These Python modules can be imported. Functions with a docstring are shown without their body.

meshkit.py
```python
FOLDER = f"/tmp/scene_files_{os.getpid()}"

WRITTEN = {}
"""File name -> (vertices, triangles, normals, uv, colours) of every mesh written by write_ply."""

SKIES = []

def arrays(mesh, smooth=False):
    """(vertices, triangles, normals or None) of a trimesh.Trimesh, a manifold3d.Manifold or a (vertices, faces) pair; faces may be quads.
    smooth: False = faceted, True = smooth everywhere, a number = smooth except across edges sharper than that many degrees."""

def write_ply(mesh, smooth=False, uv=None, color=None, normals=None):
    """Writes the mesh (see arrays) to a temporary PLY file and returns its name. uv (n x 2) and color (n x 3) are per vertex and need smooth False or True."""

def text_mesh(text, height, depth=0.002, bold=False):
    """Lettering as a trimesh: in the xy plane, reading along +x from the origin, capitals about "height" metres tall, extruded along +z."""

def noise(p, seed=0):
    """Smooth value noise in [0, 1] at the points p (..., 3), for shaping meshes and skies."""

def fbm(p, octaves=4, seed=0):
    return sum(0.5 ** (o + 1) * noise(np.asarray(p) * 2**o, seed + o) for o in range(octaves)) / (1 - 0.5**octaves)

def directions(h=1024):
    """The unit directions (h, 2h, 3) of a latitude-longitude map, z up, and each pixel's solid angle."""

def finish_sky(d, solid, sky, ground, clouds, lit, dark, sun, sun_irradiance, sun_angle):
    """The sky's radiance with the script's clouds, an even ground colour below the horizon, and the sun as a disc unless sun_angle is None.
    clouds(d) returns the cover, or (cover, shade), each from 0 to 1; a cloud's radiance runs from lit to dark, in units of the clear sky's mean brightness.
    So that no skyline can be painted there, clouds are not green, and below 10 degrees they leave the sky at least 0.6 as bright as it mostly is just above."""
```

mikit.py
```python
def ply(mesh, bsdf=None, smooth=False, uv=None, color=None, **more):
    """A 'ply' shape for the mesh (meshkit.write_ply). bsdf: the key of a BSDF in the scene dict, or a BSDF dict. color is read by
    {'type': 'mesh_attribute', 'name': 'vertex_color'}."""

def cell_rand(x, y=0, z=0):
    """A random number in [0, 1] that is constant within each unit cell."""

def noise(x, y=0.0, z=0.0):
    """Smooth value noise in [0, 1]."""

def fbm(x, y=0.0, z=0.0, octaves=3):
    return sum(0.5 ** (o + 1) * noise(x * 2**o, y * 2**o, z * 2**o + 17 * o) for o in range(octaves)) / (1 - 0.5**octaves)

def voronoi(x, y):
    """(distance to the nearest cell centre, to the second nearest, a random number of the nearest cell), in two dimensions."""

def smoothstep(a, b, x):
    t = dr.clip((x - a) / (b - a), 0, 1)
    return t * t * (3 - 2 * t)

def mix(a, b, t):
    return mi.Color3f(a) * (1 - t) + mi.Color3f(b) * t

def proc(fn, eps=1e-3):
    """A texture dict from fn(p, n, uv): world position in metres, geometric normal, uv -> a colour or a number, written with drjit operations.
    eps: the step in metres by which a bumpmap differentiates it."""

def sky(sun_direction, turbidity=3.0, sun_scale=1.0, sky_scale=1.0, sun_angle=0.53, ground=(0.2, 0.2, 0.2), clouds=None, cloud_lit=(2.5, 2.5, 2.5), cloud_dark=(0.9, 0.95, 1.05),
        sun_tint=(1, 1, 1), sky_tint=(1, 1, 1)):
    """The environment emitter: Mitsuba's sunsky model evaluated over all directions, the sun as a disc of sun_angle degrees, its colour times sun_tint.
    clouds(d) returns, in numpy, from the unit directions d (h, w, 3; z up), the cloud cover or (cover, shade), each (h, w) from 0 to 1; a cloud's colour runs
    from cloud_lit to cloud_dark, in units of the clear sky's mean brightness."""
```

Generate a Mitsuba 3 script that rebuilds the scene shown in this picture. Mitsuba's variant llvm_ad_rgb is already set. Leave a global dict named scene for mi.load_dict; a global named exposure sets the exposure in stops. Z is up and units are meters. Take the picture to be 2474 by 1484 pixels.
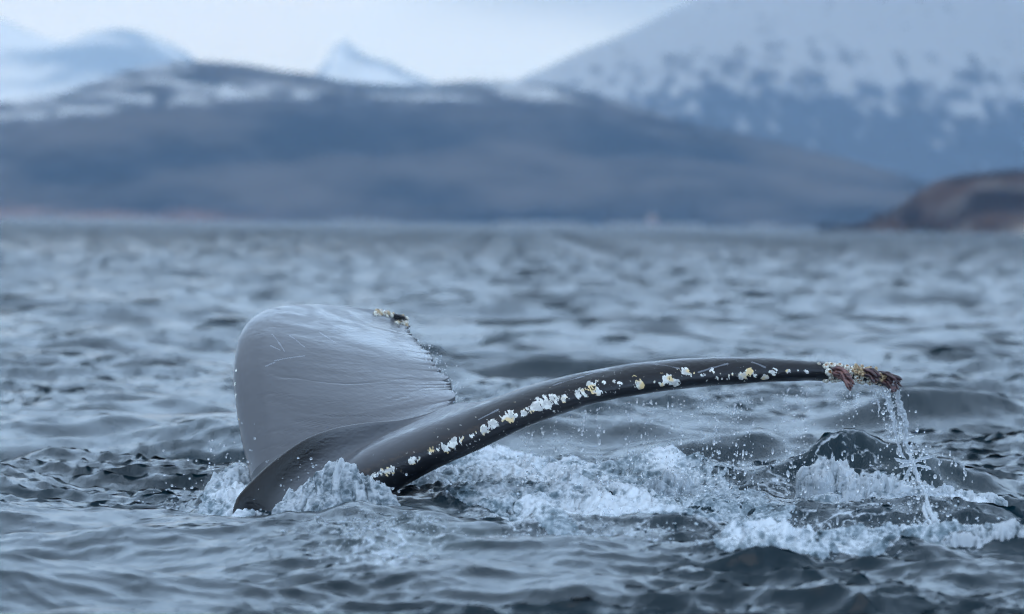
import math
import numpy as np
import trimesh
import mitsuba as mi
import drjit as dr
import mikit
import meshkit
import shapely
from scipy.interpolate import PchipInterpolator
from scipy.ndimage import map_coordinates, gaussian_filter
from scipy.spatial import cKDTree

T = mi.ScalarTransform4f
scene, labels = {}, {}
rng = np.random.default_rng(7)

# ---------------------------------------------------------------- camera
H = 1.25                       # eye height above the mean water, metres
TX = 0.1125                    # tangent of half the horizontal angle
PITCH = math.atan(206 / 1237 * TX)
ROLL = math.radians(0.62)
fwd = np.array([0, math.cos(PITCH), -math.sin(PITCH)])
up0 = np.array([-math.sin(ROLL), 0, math.cos(ROLL)])
right = np.cross(fwd, up0); right /= np.linalg.norm(right)
upv = np.cross(right, fwd)
eye = np.array([0, 0, H])
scene['camera'] = {'type': 'thinlens', 'fov': math.degrees(2 * math.atan(TX)), 'fov_axis': 'x', 'aperture_radius': 0.027,
                   'focus_distance': 19.85, 'near_clip': 0.1, 'far_clip': 60000.0,
                   'to_world': T().look_at(origin=eye.tolist(), target=(eye + fwd).tolist(), up=up0.tolist()),
                   'medium': {'type': 'ref', 'id': 'air'}}

# ---------------------------------------------------------------- sky, light, exposure
exposure = 2.0
def clouds(d):
    z = np.maximum(d[..., 2], 0.0)
    q = d[..., :2] / (z[..., None] + 0.12)
    n = meshkit.fbm(np.stack([q[..., 0] * 0.9, q[..., 1] * 0.9, z * 6], -1), 5, seed=3)
    m = meshkit.fbm(np.stack([d[..., 0] * 14, d[..., 1] * 14, z * 60], -1), 4, seed=11)
    shade = 1.0 - 0.95 * sstep(0.045, 0.19, z) + 0.62 * sstep(0.30, 0.75, z) + 0.30 * (np.clip((n - 0.30) * 2.2, 0, 1) - 0.5) * sstep(0.05, 0.3, z) + 0.40 * (np.clip((m - 0.30) * 2.4, 0, 1) - 0.45) * np.exp(-(z / 0.1) ** 2)
    gaps = sstep(0.48, 0.66, meshkit.fbm(np.stack([d[..., 0] * 9 + 4, d[..., 1] * 9, z * 42], -1), 4, seed=29)) * np.exp(-(z / 0.5) ** 2)
    veil = sstep(0.018, 0.045, z) * np.exp(-(z / 0.12) ** 2)
    return 0.98 - 0.42 * np.clip(gaps + 0.45 * veil, 0, 1), shade
def sstep(a, b, x):
    t = np.clip((x - a) / (b - a), 0, 1)
    return t * t * (3 - 2 * t)
scene['sky'] = mikit.sky((-0.35, -0.5, 0.75), turbidity=3, sun_scale=0.03, sun_angle=25, ground=(0.03, 0.045, 0.055), clouds=clouds,
                         cloud_lit=(3.75, 5.6, 8.3), cloud_dark=(1.78, 1.95, 2.12))

# ---------------------------------------------------------------- helpers
def ray(px, py):
    """Direction through a point of the photograph (2474 x 1484 coordinates)."""
    return fwd + (px - 1237) / 1237 * TX * right - (py - 742) / 1237 * TX * upv

def at(px, py, y):
    """The point seen at (px, py) that lies y metres away."""
    d = ray(px, py)
    return eye + d * (y / d[1])

def ground(px, py, z=0.0):
    """The point of the level z seen at (px, py)."""
    d = ray(px, py)
    return eye + d * ((z - H) / d[2])

def taken(name):
    if name not in scene and name not in labels:
        return name
    k = 1
    while f'{name}_{k:03d}' in scene or f'{name}_{k:03d}' in labels:
        k += 1
    return f'{name}_{k:03d}'

def add(name, shape, parent=None):
    key = taken(parent + '__' + name if parent else name)
    scene[key] = shape
    return key

def tube(points, radii, sides=8, caps=True):
    p = np.asarray(points, float); r = np.broadcast_to(radii, (len(p),))
    t = np.gradient(p, axis=0); t /= np.linalg.norm(t, axis=1, keepdims=True) + 1e-12
    a = np.cross(t, [0.31, 0.9, 0.2]); a /= np.linalg.norm(a, axis=1, keepdims=True) + 1e-12
    b = np.cross(t, a); ang = np.arange(sides) * 2 * np.pi / sides
    v = p[:, None] + r[:, None, None] * (np.cos(ang)[None, :, None] * a[:, None] + np.sin(ang)[None, :, None] * b[:, None])
    f = []
    for i in range(len(p) - 1):
        for j in range(sides):
            k = (j + 1) % sides
            f += [[i * sides + j, i * sides + k, (i + 1) * sides + k], [i * sides + j, (i + 1) * sides + k, (i + 1) * sides + j]]
    v = v.reshape(-1, 3)
    if caps:
        n = len(v)
        v = np.vstack([v, p[0], p[-1]])
        for j in range(sides):
            k = (j + 1) % sides
            f += [[n, k, j], [n + 1, (len(p) - 1) * sides + j, (len(p) - 1) * sides + k]]
    m = trimesh.Trimesh(v, np.array(f), process=False)
    return m

# ---------------------------------------------------------------- materials
def rgb(*c):
    return {'type': 'rgb', 'value': list(c)}

def water_colour(p, n, uv):
    a = dr.clip(uv.y, 0, 1)
    v = 0.8 + 0.4 * mikit.fbm(p.x * 0.7, p.y * 0.7, 0, 2)
    return mi.Color3f(0.003, 0.025, 0.037) * v * (1 - a) + mi.Color3f(0.012, 0.042, 0.048) * a

def foam_amount(p, n, uv):
    d = uv.x
    wx = mikit.fbm(p.x * 5 + 3.1, p.y * 5, p.z * 3, 2) - 0.5
    wy = mikit.fbm(p.x * 5 + 41.7, p.y * 5, p.z * 3, 2) - 0.5
    x, y = p.x + wx * 0.16, p.y + wy * 0.3
    a = 1 - dr.abs(mikit.fbm(x * 6.0, y * 3.6, p.z * 6, 4) - 0.5) * 9      # laces
    a2 = 1 - dr.abs(mikit.fbm(x * 15.0 + 4, y * 8.0, p.z * 15, 3) - 0.5) * 8
    b = mikit.fbm(p.x * 60, p.y * 20, p.z * 60, 3)                         # grain
    c = mikit.fbm(x * 2.2 + 9, y * 1.3, 0, 3)                              # patches
    v = dr.maximum(dr.maximum(a, 0.8 * a2), 0) * 0.42 + b * 0.42 + (c - 0.5) * 0.9 + 0.20
    return mikit.smoothstep(0.98 - 0.62 * d, 1.22 - 0.58 * d, v) * mikit.smoothstep(0.02, 0.12, d) * 0.85

scene['water_skin'] = {'type': 'roughplastic', 'diffuse_reflectance': mikit.proc(water_colour), 'int_ior': 1.34, 'alpha': 0.04, 'distribution': 'ggx', 'nonlinear': True}
scene['far_water_skin'] = {'type': 'roughplastic', 'diffuse_reflectance': mikit.proc(water_colour), 'int_ior': 1.34, 'alpha': 0.2, 'distribution': 'ggx', 'nonlinear': True}
def open_water(p, n, uv):
    return mikit.smoothstep(90, 500, dr.sqrt(dr.square(p.x) + dr.square(p.y - 20)))
scene['all_water_skin'] = {'type': 'blendbsdf', 'weight': mikit.proc(open_water), 'a': {'type': 'ref', 'id': 'water_skin'}, 'b': {'type': 'ref', 'id': 'far_water_skin'}}
scene['foam_skin'] = {'type': 'diffuse', 'reflectance': rgb(0.52, 0.56, 0.59)}
scene['sea_skin'] = {'type': 'blendbsdf', 'weight': mikit.proc(foam_amount), 'a': {'type': 'ref', 'id': 'all_water_skin'}, 'b': {'type': 'ref', 'id': 'foam_skin'}}
scene['clear_water'] = {'type': 'dielectric', 'int_ior': 1.333, 'ext_ior': 1.0}
scene['white_water'] = {'type': 'blendbsdf', 'weight': 0.24, 'a': {'type': 'ref', 'id': 'clear_water'}, 'b': {'type': 'twosided', 'b': {'type': 'ref', 'id': 'foam_skin'}}}

# ---------------------------------------------------------------- haze
scene['air'] = {'type': 'homogeneous', 'albedo': rgb(0.94, 0.955, 0.97), 'sigma_t': rgb(5.2e-5, 7.8e-5, 11.4e-5)}

# ---------------------------------------------------------------- hills and mountains
def fb(x, y, s, o=5, seed=0):
    return meshkit.fbm(np.stack([np.asarray(x) / s, np.asarray(y) / s, np.zeros(np.shape(x))], -1), o, seed)

def range_mesh(sil, d, front, back, nx=260, nv=70, rough=0.05, scale=400.0, seed=0, prof=0.8, gully=0.0):
    """A range of hills whose crest, d metres away, runs through the given points."""
    sil = np.array(sil, float)
    W = np.array([at(a, b, d) for a, b in sil])
    X = np.linspace(W[0, 0], W[-1, 0], nx)
    crest = np.maximum(PchipInterpolator(W[:, 0], W[:, 2])(X), 1.0)
    v = np.linspace(0, 1, nv)
    Y = np.where(v < 0.7, front + (d - front) * (v / 0.7), d + (back - d) * ((v - 0.7) / 0.3))
    g = np.where(v < 0.7, np.sin(np.clip(v / 0.7, 0, 1) * np.pi / 2) ** prof, np.cos(np.clip((v - 0.7) / 0.3, 0, 1) * np.pi / 2) ** 0.7)
    XX, YY = np.meshgrid(X, Y, indexing='ij')
    Z = crest[:, None] * g[None]
    n = fb(XX, YY, scale, 5, seed) - 0.5
    ridg = 1 - 2 * np.abs(fb(XX, YY, scale * 0.7, 4, seed + 9) - 0.5)
    edge = np.clip(1.6 - 1.5 * g[None], 0.12, 1)
    Z = Z + crest.max() * (rough * n * 2 * edge + gully * (ridg - 0.8) * edge) * np.clip(Z / (0.15 * crest.max()), 0, 1)
    Z[:, 0] = -3; Z[:, -1] = -3
    i, j = np.meshgrid(np.arange(nx - 1), np.arange(nv - 1), indexing='ij')
    q = np.stack([i * nv + j, (i + 1) * nv + j, (i + 1) * nv + j + 1, i * nv + j + 1], -1).reshape(-1, 4)
    return (np.stack([XX, YY, Z], -1).reshape(-1, 3), q)

def land(fn):
    return {'type': 'twosided', 'b': {'type': 'diffuse', 'reflectance': mikit.proc(fn)}}

def hill_colour(p, n, uv):
    base = mikit.mix((0.008, 0.012, 0.014), (0.085, 0.075, 0.066), mikit.smoothstep(0.3, 0.75, mikit.fbm(p.x / 70, p.y / 150, p.z / 26, 4)))
    # bands of snow on the upper slopes, broken by rock
    line = 86 + 0.11 * dr.minimum(p.x + 160, 0) - 0.03 * dr.maximum(p.x - 40, 0) + 14 * (mikit.fbm(p.x / 60 + 3, 0, p.z / 300, 3) - 0.5)
    lay = mikit.fbm(p.x / 90, p.y / 300, p.z / 7 + p.x / 90, 5)
    snow = mikit.smoothstep(line - 4, line + 3, p.z) * mikit.smoothstep(0.49, 0.56, lay)
    snow = dr.maximum(snow, dr.exp(-dr.square((p.z - line - 4) / 5.0)) * mikit.smoothstep(0.46, 0.54, mikit.fbm(p.x / 26 + 8, 1, p.z / 12, 3)))
    c = mikit.mix(base, (0.46, 0.46, 0.46), snow * 0.9)
    snow = snow * mikit.smoothstep(0.34, 0.58, mikit.fbm(p.x / 16 + 2, p.y / 40, p.z / 9, 3))
    c = mikit.mix(base, (0.50, 0.50, 0.50), snow * 0.95)
    rust = mikit.smoothstep(-110, -230, p.x) * mikit.smoothstep(14, 2, p.z + 10 * mikit.noise(p.x / 12, p.y / 12, p.z / 3))
    c = mikit.mix(c, (0.30, 0.17, 0.13), rust * 0.8)
    beach = mikit.smoothstep(2.2, 0.5, p.z) * mikit.smoothstep(0.4, 0.6, mikit.noise(p.x / 25, 0, 0))
    return mikit.mix(c, (0.22, 0.21, 0.20), beach)

def mountain_colour(p, n, uv):
    base = mikit.mix((0.014, 0.020, 0.024), (0.05, 0.052, 0.054), mikit.fbm(p.x / 200, p.y / 300, p.z / 90, 4))
    line = 100 + 50 * (mikit.fbm(p.x / 300 + 7, 2, 0, 3) - 0.5)
    t = mikit.smoothstep(line - 40, line + 150, p.z)
    pat = mikit.fbm(p.x / 15 + p.z / 60, p.y / 90, p.z / 22, 4)
    snow = mikit.smoothstep(0.74 - 0.52 * t, 1.06 - 0.58 * t, pat + 0.12)
    return mikit.mix(base, (0.40, 0.40, 0.40), snow)

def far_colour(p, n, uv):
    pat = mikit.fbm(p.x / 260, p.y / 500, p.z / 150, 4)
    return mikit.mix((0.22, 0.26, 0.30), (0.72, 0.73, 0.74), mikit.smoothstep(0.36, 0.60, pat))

def headland_colour(p, n, uv):
    c = mikit.mix((0.022, 0.018, 0.018), (0.080, 0.052, 0.042), mikit.smoothstep(0.42, 0.64, mikit.fbm(p.x / 16, p.y / 28, p.z / 7, 4)))
    c = mikit.mix(c, (0.15, 0.13, 0.12), mikit.smoothstep(0.58, 0.70, mikit.fbm(p.x / 9 + 5, p.y / 12, p.z / 5, 3)) * 0.6)
    pale = mikit.smoothstep(5.0, 1.5, p.z + 3 * mikit.noise(p.x / 6, p.y / 6, 0)) * mikit.smoothstep(97, 103, p.x)
    return mikit.mix(c, (0.42, 0.34, 0.27), pale)

scene['hill_skin'] = land(hill_colour)
scene['mountain_skin'] = land(mountain_colour)
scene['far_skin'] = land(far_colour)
scene['headland_skin'] = land(headland_colour)

def structure(name, mesh, bsdf, label, cat):
    key = add(name, mikit.ply(mesh, bsdf, smooth=True))
    labels[key] = {'label': label, 'category': cat, 'kind': 'structure'}
    return key

structure('hill', range_mesh([(-700, 380), (-300, 300), (0, 262), (120, 246), (200, 236), (260, 215), (310, 192), (370, 172), (440, 160), (520, 157), (600, 164), (700, 180), (780, 190),
                              (850, 205), (960, 213), (1060, 207), (1200, 200), (1300, 205), (1400, 226), (1480, 244), (1560, 268), (1680, 306), (1800, 332), (1900, 356),
                              (2050, 402), (2150, 440), (2260, 486), (2400, 520), (2520, 545)], 3600, 2700, 4600, nx=420, nv=110, rough=0.13, scale=220, seed=5, gully=0.09),
          'hill_skin', 'dark blue hazy hill with snow streaks along its crest, across the middle of the shore', 'hill')
structure('mountain', range_mesh([(900, 420), (1050, 330), (1160, 260), (1260, 198), (1320, 172), (1400, 133), (1500, 92), (1560, 62), (1640, 20), (1700, -14), (1800, -70), (1950, -130), (2150, -120),
                                  (2300, -60), (2400, -40), (2600, -60), (2900, 40), (3300, 200)], 6800, 4700, 8600, nx=320, nv=110, rough=0.10, scale=900, seed=21, prof=0.95, gully=0.10),
          'mountain_skin', 'big mountain at the right, snow covered above and dark blue below', 'mountain')
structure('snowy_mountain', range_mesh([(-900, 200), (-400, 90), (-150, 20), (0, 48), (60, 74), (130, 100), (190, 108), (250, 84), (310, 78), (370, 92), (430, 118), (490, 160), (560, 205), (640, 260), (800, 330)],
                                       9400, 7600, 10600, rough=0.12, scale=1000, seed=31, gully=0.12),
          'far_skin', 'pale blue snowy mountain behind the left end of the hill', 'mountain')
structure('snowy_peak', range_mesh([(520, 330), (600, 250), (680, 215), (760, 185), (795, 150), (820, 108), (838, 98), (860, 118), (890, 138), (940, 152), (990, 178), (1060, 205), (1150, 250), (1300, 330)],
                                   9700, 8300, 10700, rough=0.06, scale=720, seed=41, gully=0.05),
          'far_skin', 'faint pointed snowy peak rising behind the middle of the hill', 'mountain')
structure('headland', range_mesh([(2196, 556), (2206, 545), (2220, 512), (2238, 482), (2262, 454), (2296, 432), (2345, 420), (2405, 414), (2474, 408), (2600, 402), (2800, 420), (3000, 470), (3100, 550)],
                                 1000, 900, 1150, nx=320, nv=90, rough=0.16, scale=24, seed=51, prof=0.6, gully=0.12),
          'headland_skin', 'brown headland with pale rocks at its foot, at the right edge', 'headland')
structure('rock', range_mesh([(1990, 553), (2030, 548), (2060, 543), (2080, 541), (2096, 538), (2110, 528), (2128, 514), (2146, 514), (2160, 530), (2176, 556)],
                             980, 950, 1010, nx=120, nv=40, rough=0.16, scale=9, seed=61, prof=0.5, gully=0.14),
          'headland_skin', 'low dark rock with a hump just left of the brown headland', 'rock')

# a small pale hut on the far shore
def hut():
    c = at(1575, 545, 2690.0); c[2] = 0
    def pt(m, dx, dy, dz):
        m.apply_translation([c[0] + dx, c[1] + dy, c[2] + dz]); return m
    scene['hut_wall_skin'] = {'type': 'diffuse', 'reflectance': rgb(0.34, 0.26, 0.24)}
    scene['hut_roof_skin'] = {'type': 'diffuse', 'reflectance': rgb(0.30, 0.26, 0.26)}
    scene['hut_dark_skin'] = {'type': 'diffuse', 'reflectance': rgb(0.05, 0.05, 0.06)}
    gable = trimesh.creation.extrude_polygon(shapely.Polygon([(-3, -1), (3, -1), (3, 3.2), (0, 5.4), (-3, 3.2)]), 7.0)
    gable.apply_transform(trimesh.transformations.rotation_matrix(np.pi / 2, [1, 0, 0]))
    scene['hut__wall'] = mikit.ply(pt(gable, 0, 3.5, 1.5), 'hut_wall_skin')
    for s in (-1, 1):
        r = trimesh.creation.box([3.95, 7.6, 0.18])
        r.apply_transform(trimesh.transformations.rotation_matrix(s * math.atan(2.2 / 3), [0, 1, 0]))
        add('roof', mikit.ply(pt(r, s * 1.62, 0, 1.5 + 4.32), 'hut_roof_skin'), 'hut')
    for dx, w, h, z, nm in ((-1.3, 0.9, 1.0, 1.7, 'window'), (1.2, 1.0, 2.0, 1.0, 'door')):
        b = trimesh.creation.box([w, 0.12, h])
        add(nm, mikit.ply(pt(b, dx, -3.55, 1.5 + z), 'hut_dark_skin'), 'hut')
    labels['hut'] = {'label': 'tiny pale pinkish hut standing at the foot of the hazy hill by the far shore', 'category': 'hut'}
hut()

# ---------------------------------------------------------------- the whale's flukes
Y0 = 20.0
# t, leading edge (px, py, depth), trailing edge (px, py, depth), thickness
ST = [
    (-1.00, 984, 771, 2.62, 984, 774, 2.63, 0.012),
    (-0.97, 925, 756, 2.38, 985, 782, 2.55, 0.035),
    (-0.93, 835, 748, 2.12, 978, 790, 2.42, 0.055),
    (-0.87, 735, 744, 1.80, 974, 799, 2.20, 0.075),
    (-0.80, 655, 752, 1.45, 986, 815, 1.88, 0.095),
    (-0.70, 594, 786, 1.10, 1012, 842, 1.50, 0.11),
    (-0.60, 573, 834, 0.85, 1034, 872, 1.22, 0.12),
    (-0.48, 564, 894, 0.66, 1056, 906, 1.02, 0.13),
    (-0.35, 570, 975, 0.48, 1078, 938, 0.82, 0.15),
    (-0.22, 584, 1065, 0.32, 1090, 960, 0.64, 0.17),
    (-0.13, 603, 1150, 0.18, 1080, 977, 0.54, 0.20),
    (-0.06, 610, 1250, -0.05, 1082, 983, 0.46, 0.20),
    (0.00, 545, 1375, -0.70, 1083, 985, 0.42, 0.20),
    (0.05, 720, 1310, -0.52, 1083, 985, 0.40, 0.20),
    (0.10, 860, 1190, -0.42, 1085, 985, 0.38, 0.22),
    (0.17, 985, 1128, -0.38, 1105, 978, 0.36, 0.19),
    (0.26, 1128, 1070, -0.36, 1170, 974, 0.36, 0.17),
    (0.36, 1270, 1008, -0.34, 1262, 953, 0.36, 0.155),
    (0.47, 1425, 956, -0.31, 1390, 925, 0.33, 0.14),
    (0.58, 1570, 928, -0.27, 1520, 903, 0.30, 0.13),
    (0.69, 1720, 913, -0.22, 1665, 889, 0.27, 0.12),
    (0.80, 1860, 903, -0.17, 1815, 884, 0.22, 0.105),
    (0.89, 1975, 900, -0.12, 1960, 889, 0.16, 0.085),
    (0.945, 2060, 908, -0.07, 2070, 893, 0.08, 0.065),
    (0.98, 2120, 920, -0.02, 2132, 912, 0.04, 0.045),
    (1.00, 2160, 934, 0.02, 2162, 933, 0.03, 0.012),
]
ST = np.array(ST, float)
LP = np.array([at(a, b, Y0 + c) for a, b, c in ST[:, 1:4]])
TP = np.array([at(a, b, Y0 + c) for a, b, c in ST[:, 4:7]])
NT, NF = 1120, 112
tt = np.concatenate([np.linspace(-1, -0.16, 550, endpoint=False), np.linspace(-0.16, 0.16, 250, endpoint=False), np.linspace(0.16, 1, 320)])
Lc = PchipInterpolator(ST[:, 0], LP)(tt)
Tc = PchipInterpolator(ST[:, 0], TP)(tt)
th = PchipInterpolator(ST[:, 0], ST[:, 7])(tt)
def smooth1(a, s):
    from scipy.ndimage import gaussian_filter1d
    return gaussian_filter1d(a, s, axis=0, mode='nearest')
Lc, Tc = smooth1(Lc, 5), smooth1(Tc, 5)
chord = Tc - Lc
cl = np.linalg.norm(chord, axis=1, keepdims=True)
cdir = chord / (cl + 1e-9)
span = np.gradient(Lc * 0.5 + Tc * 0.5, axis=0)
span = smooth1(span / (np.linalg.norm(span, axis=1, keepdims=True) + 1e-12), 14)
nor = np.cross(span, cdir)
nor = smooth1(nor / (np.linalg.norm(nor, axis=1, keepdims=True) + 1e-12), 10)
nor /= np.linalg.norm(nor, axis=1, keepdims=True)
# serrated trailing edge
arc = np.concatenate([[0], np.cumsum(np.linalg.norm(np.diff(Tc, axis=0), axis=1))])
ph = arc / 0.092 + 1.6 * meshkit.noise(np.stack([arc / 0.16, arc * 0, arc * 0], -1), 4)
saw = ph - np.floor(ph)
serr = (np.where(saw < 0.72, saw / 0.72, (1 - saw) / 0.28)) ** 0.8 * (0.5 + 0.9 * meshkit.noise(np.stack([np.floor(ph) * 0.77, arc * 0, arc * 0], -1), 8))
serr *= sstep(1.0, 0.94, np.abs(tt)) * sstep(0.02, 0.06, np.abs(tt)) * np.where(tt > 0, 0.25, 1.0)
phi = np.arange(NF) / NF * 2 * np.pi                 # 0: trailing edge, pi: leading edge
xc = (1 + np.cos(phi)) / 2                           # 1 at the trailing edge, 0 at the nose
sg = np.sign(np.sin(phi)); sg[0] = 0
def half_thickness(x):
    a = np.sqrt(np.clip(1 - (1 - np.minimum(x, 0.22) / 0.22) ** 2, 0, 1))
    u = np.clip((x - 0.22) / 0.78, 0, 1)
    b = 1 - u * u * (3 - 2 * u) * 0.55 - 0.38 * u
    return 0.5 * np.where(x < 0.22, a, b)
yt = half_thickness(xc) * sg
ext = (xc ** 6)[None] * serr[:, None] * 0.032
# the tail stock bends down into the water; both lobes are slightly arched from front to back
Cm = 0.5 * (Lc + Tc)
wm = np.exp(-(tt / 0.075) ** 2)[:, None]
Cm = Cm * (1 - wm) + at(800, 1098, Y0 - 0.02)[None] * wm
bow = (2 * xc * (1 - xc))[None, :, None] * (Cm - 0.5 * (Lc + Tc))[:, None]
arch = (0.022 * sstep(0.08, 0.3, tt) * sstep(0.95, 0.65, tt))[:, None] * np.sin(np.pi * xc[None] ** 0.8)
V = (Lc[:, None] + bow + nor[:, None] * arch[..., None] + cdir[:, None] * (xc[None] * cl + ext)[..., None]
     + nor[:, None] * (yt[None] * th[:, None])[..., None])
# the trailing edge thickens a little into round knobs where the teeth end
V += nor[:, None] * (0.006 * serr[:, None] * (xc[None] ** 30) * sg[None])[..., None]
# keel of the tail stock: a ridge running up the middle of the upper side
tk = 0.005 + 0.012 * xc[None]
kw = 0.025 - 0.008 * xc[None]
keel = np.exp(-np.abs((tt[:, None] - tk) / kw) ** 2.2) * sstep(0.92, 0.40, xc)[None] * (sg[None] > 0) * sstep(0.0, 0.12, xc)[None]
V += nor[:, None] * (0.135 * keel)[..., None]
# skin: fine wrinkles running along the chord, broad unevenness
uu = arc[:, None] + 0 * xc[None]; ww = xc[None] * cl
wp = V + 0.03 * np.sin(V[..., [0]] * 6)
wr = meshkit.fbm(np.stack([wp[..., 0] / 0.13, wp[..., 1] / 0.3, wp[..., 2] / 0.017 + 1.5 * meshkit.noise(V / 0.2, 3)], -1), 3, 6) - 0.5
cr = meshkit.fbm(np.stack([wp[..., 0] / 0.35, wp[..., 1] / 0.5, wp[..., 2] / 0.075 + 2 * meshkit.noise(V / 0.25, 8)], -1), 2, 12) - 0.5
wr = 0.7 * wr - 0.9 * np.exp(-(cr / 0.025) ** 2) * sstep(0.4, 0.6, meshkit.noise(V / 0.15, 31))
un = meshkit.fbm(np.stack([uu / 0.13, ww / 0.30, 0 * uu + 9], -1), 2, 2) - 0.5
mid = (sstep(0.03, 0.12, xc) * sstep(1.0, 0.9, xc))[None]
leftw = sstep(-0.08, -0.25, tt)[:, None] * sstep(-0.97, -0.80, tt)[:, None]
V += nor[:, None] * ((0.0062 * wr * mid * (1 - 0.75 * sstep(0.75, 0.95, nor[:, [2]])) * (0.25 + 0.75 * leftw) + (0.006 + 0.013 * np.exp(-(tt / 0.2) ** 2)[:, None]) * un * mid) * sg[None])[..., None]
i, j = np.meshgrid(np.arange(NT - 1), np.arange(NF), indexing='ij')
j2 = (j + 1) % NF
Q = np.stack([i * NF + j, (i + 1) * NF + j, (i + 1) * NF + j2, i * NF + j2], -1).reshape(-1, 4)
nv = NT * NF
capf = [[nv, (k + 1) % NF, k] for k in range(NF)] + [[nv + 1, (NT - 1) * NF + k, (NT - 1) * NF + (k + 1) % NF] for k in range(NF)]
VV = np.vstack([V.reshape(-1, 3), V[0].mean(0), V[-1].mean(0)])
FF = np.vstack([Q[:, [0, 1, 2]], Q[:, [0, 2, 3]], np.array(capf)])
body = trimesh.Trimesh(VV, FF, process=False)
if body.volume < 0:
    body.invert()
UV = np.stack([np.broadcast_to(tt[:, None], (NT, NF)), np.broadcast_to((phi / (2 * np.pi))[None], (NT, NF))], -1).reshape(-1, 2)
UV = np.vstack([UV, [[-1, 0], [1, 0]]])

def project(p):
    d = np.asarray(p) - eye
    w = d @ fwd
    return np.stack([1237 + d @ right / w / TX * 1237, 742 - d @ upv / w / TX * 1237], -1)
BN = np.array(body.vertex_normals)
face = ((eye - VV) * BN).sum(1) > 0
PX = project(VV)
tree_px = cKDTree(PX[face]); idx_px = np.nonzero(face)[0]
def on_skin(px, py):
    """(point, normal) of the skin near a point of the photograph, on the side that faces it."""
    _, k = tree_px.query([px, py], k=12)
    k = idx_px[k]
    k = k[np.argmin(VV[k][:, 1])]
    return VV[k], BN[k]

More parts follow.
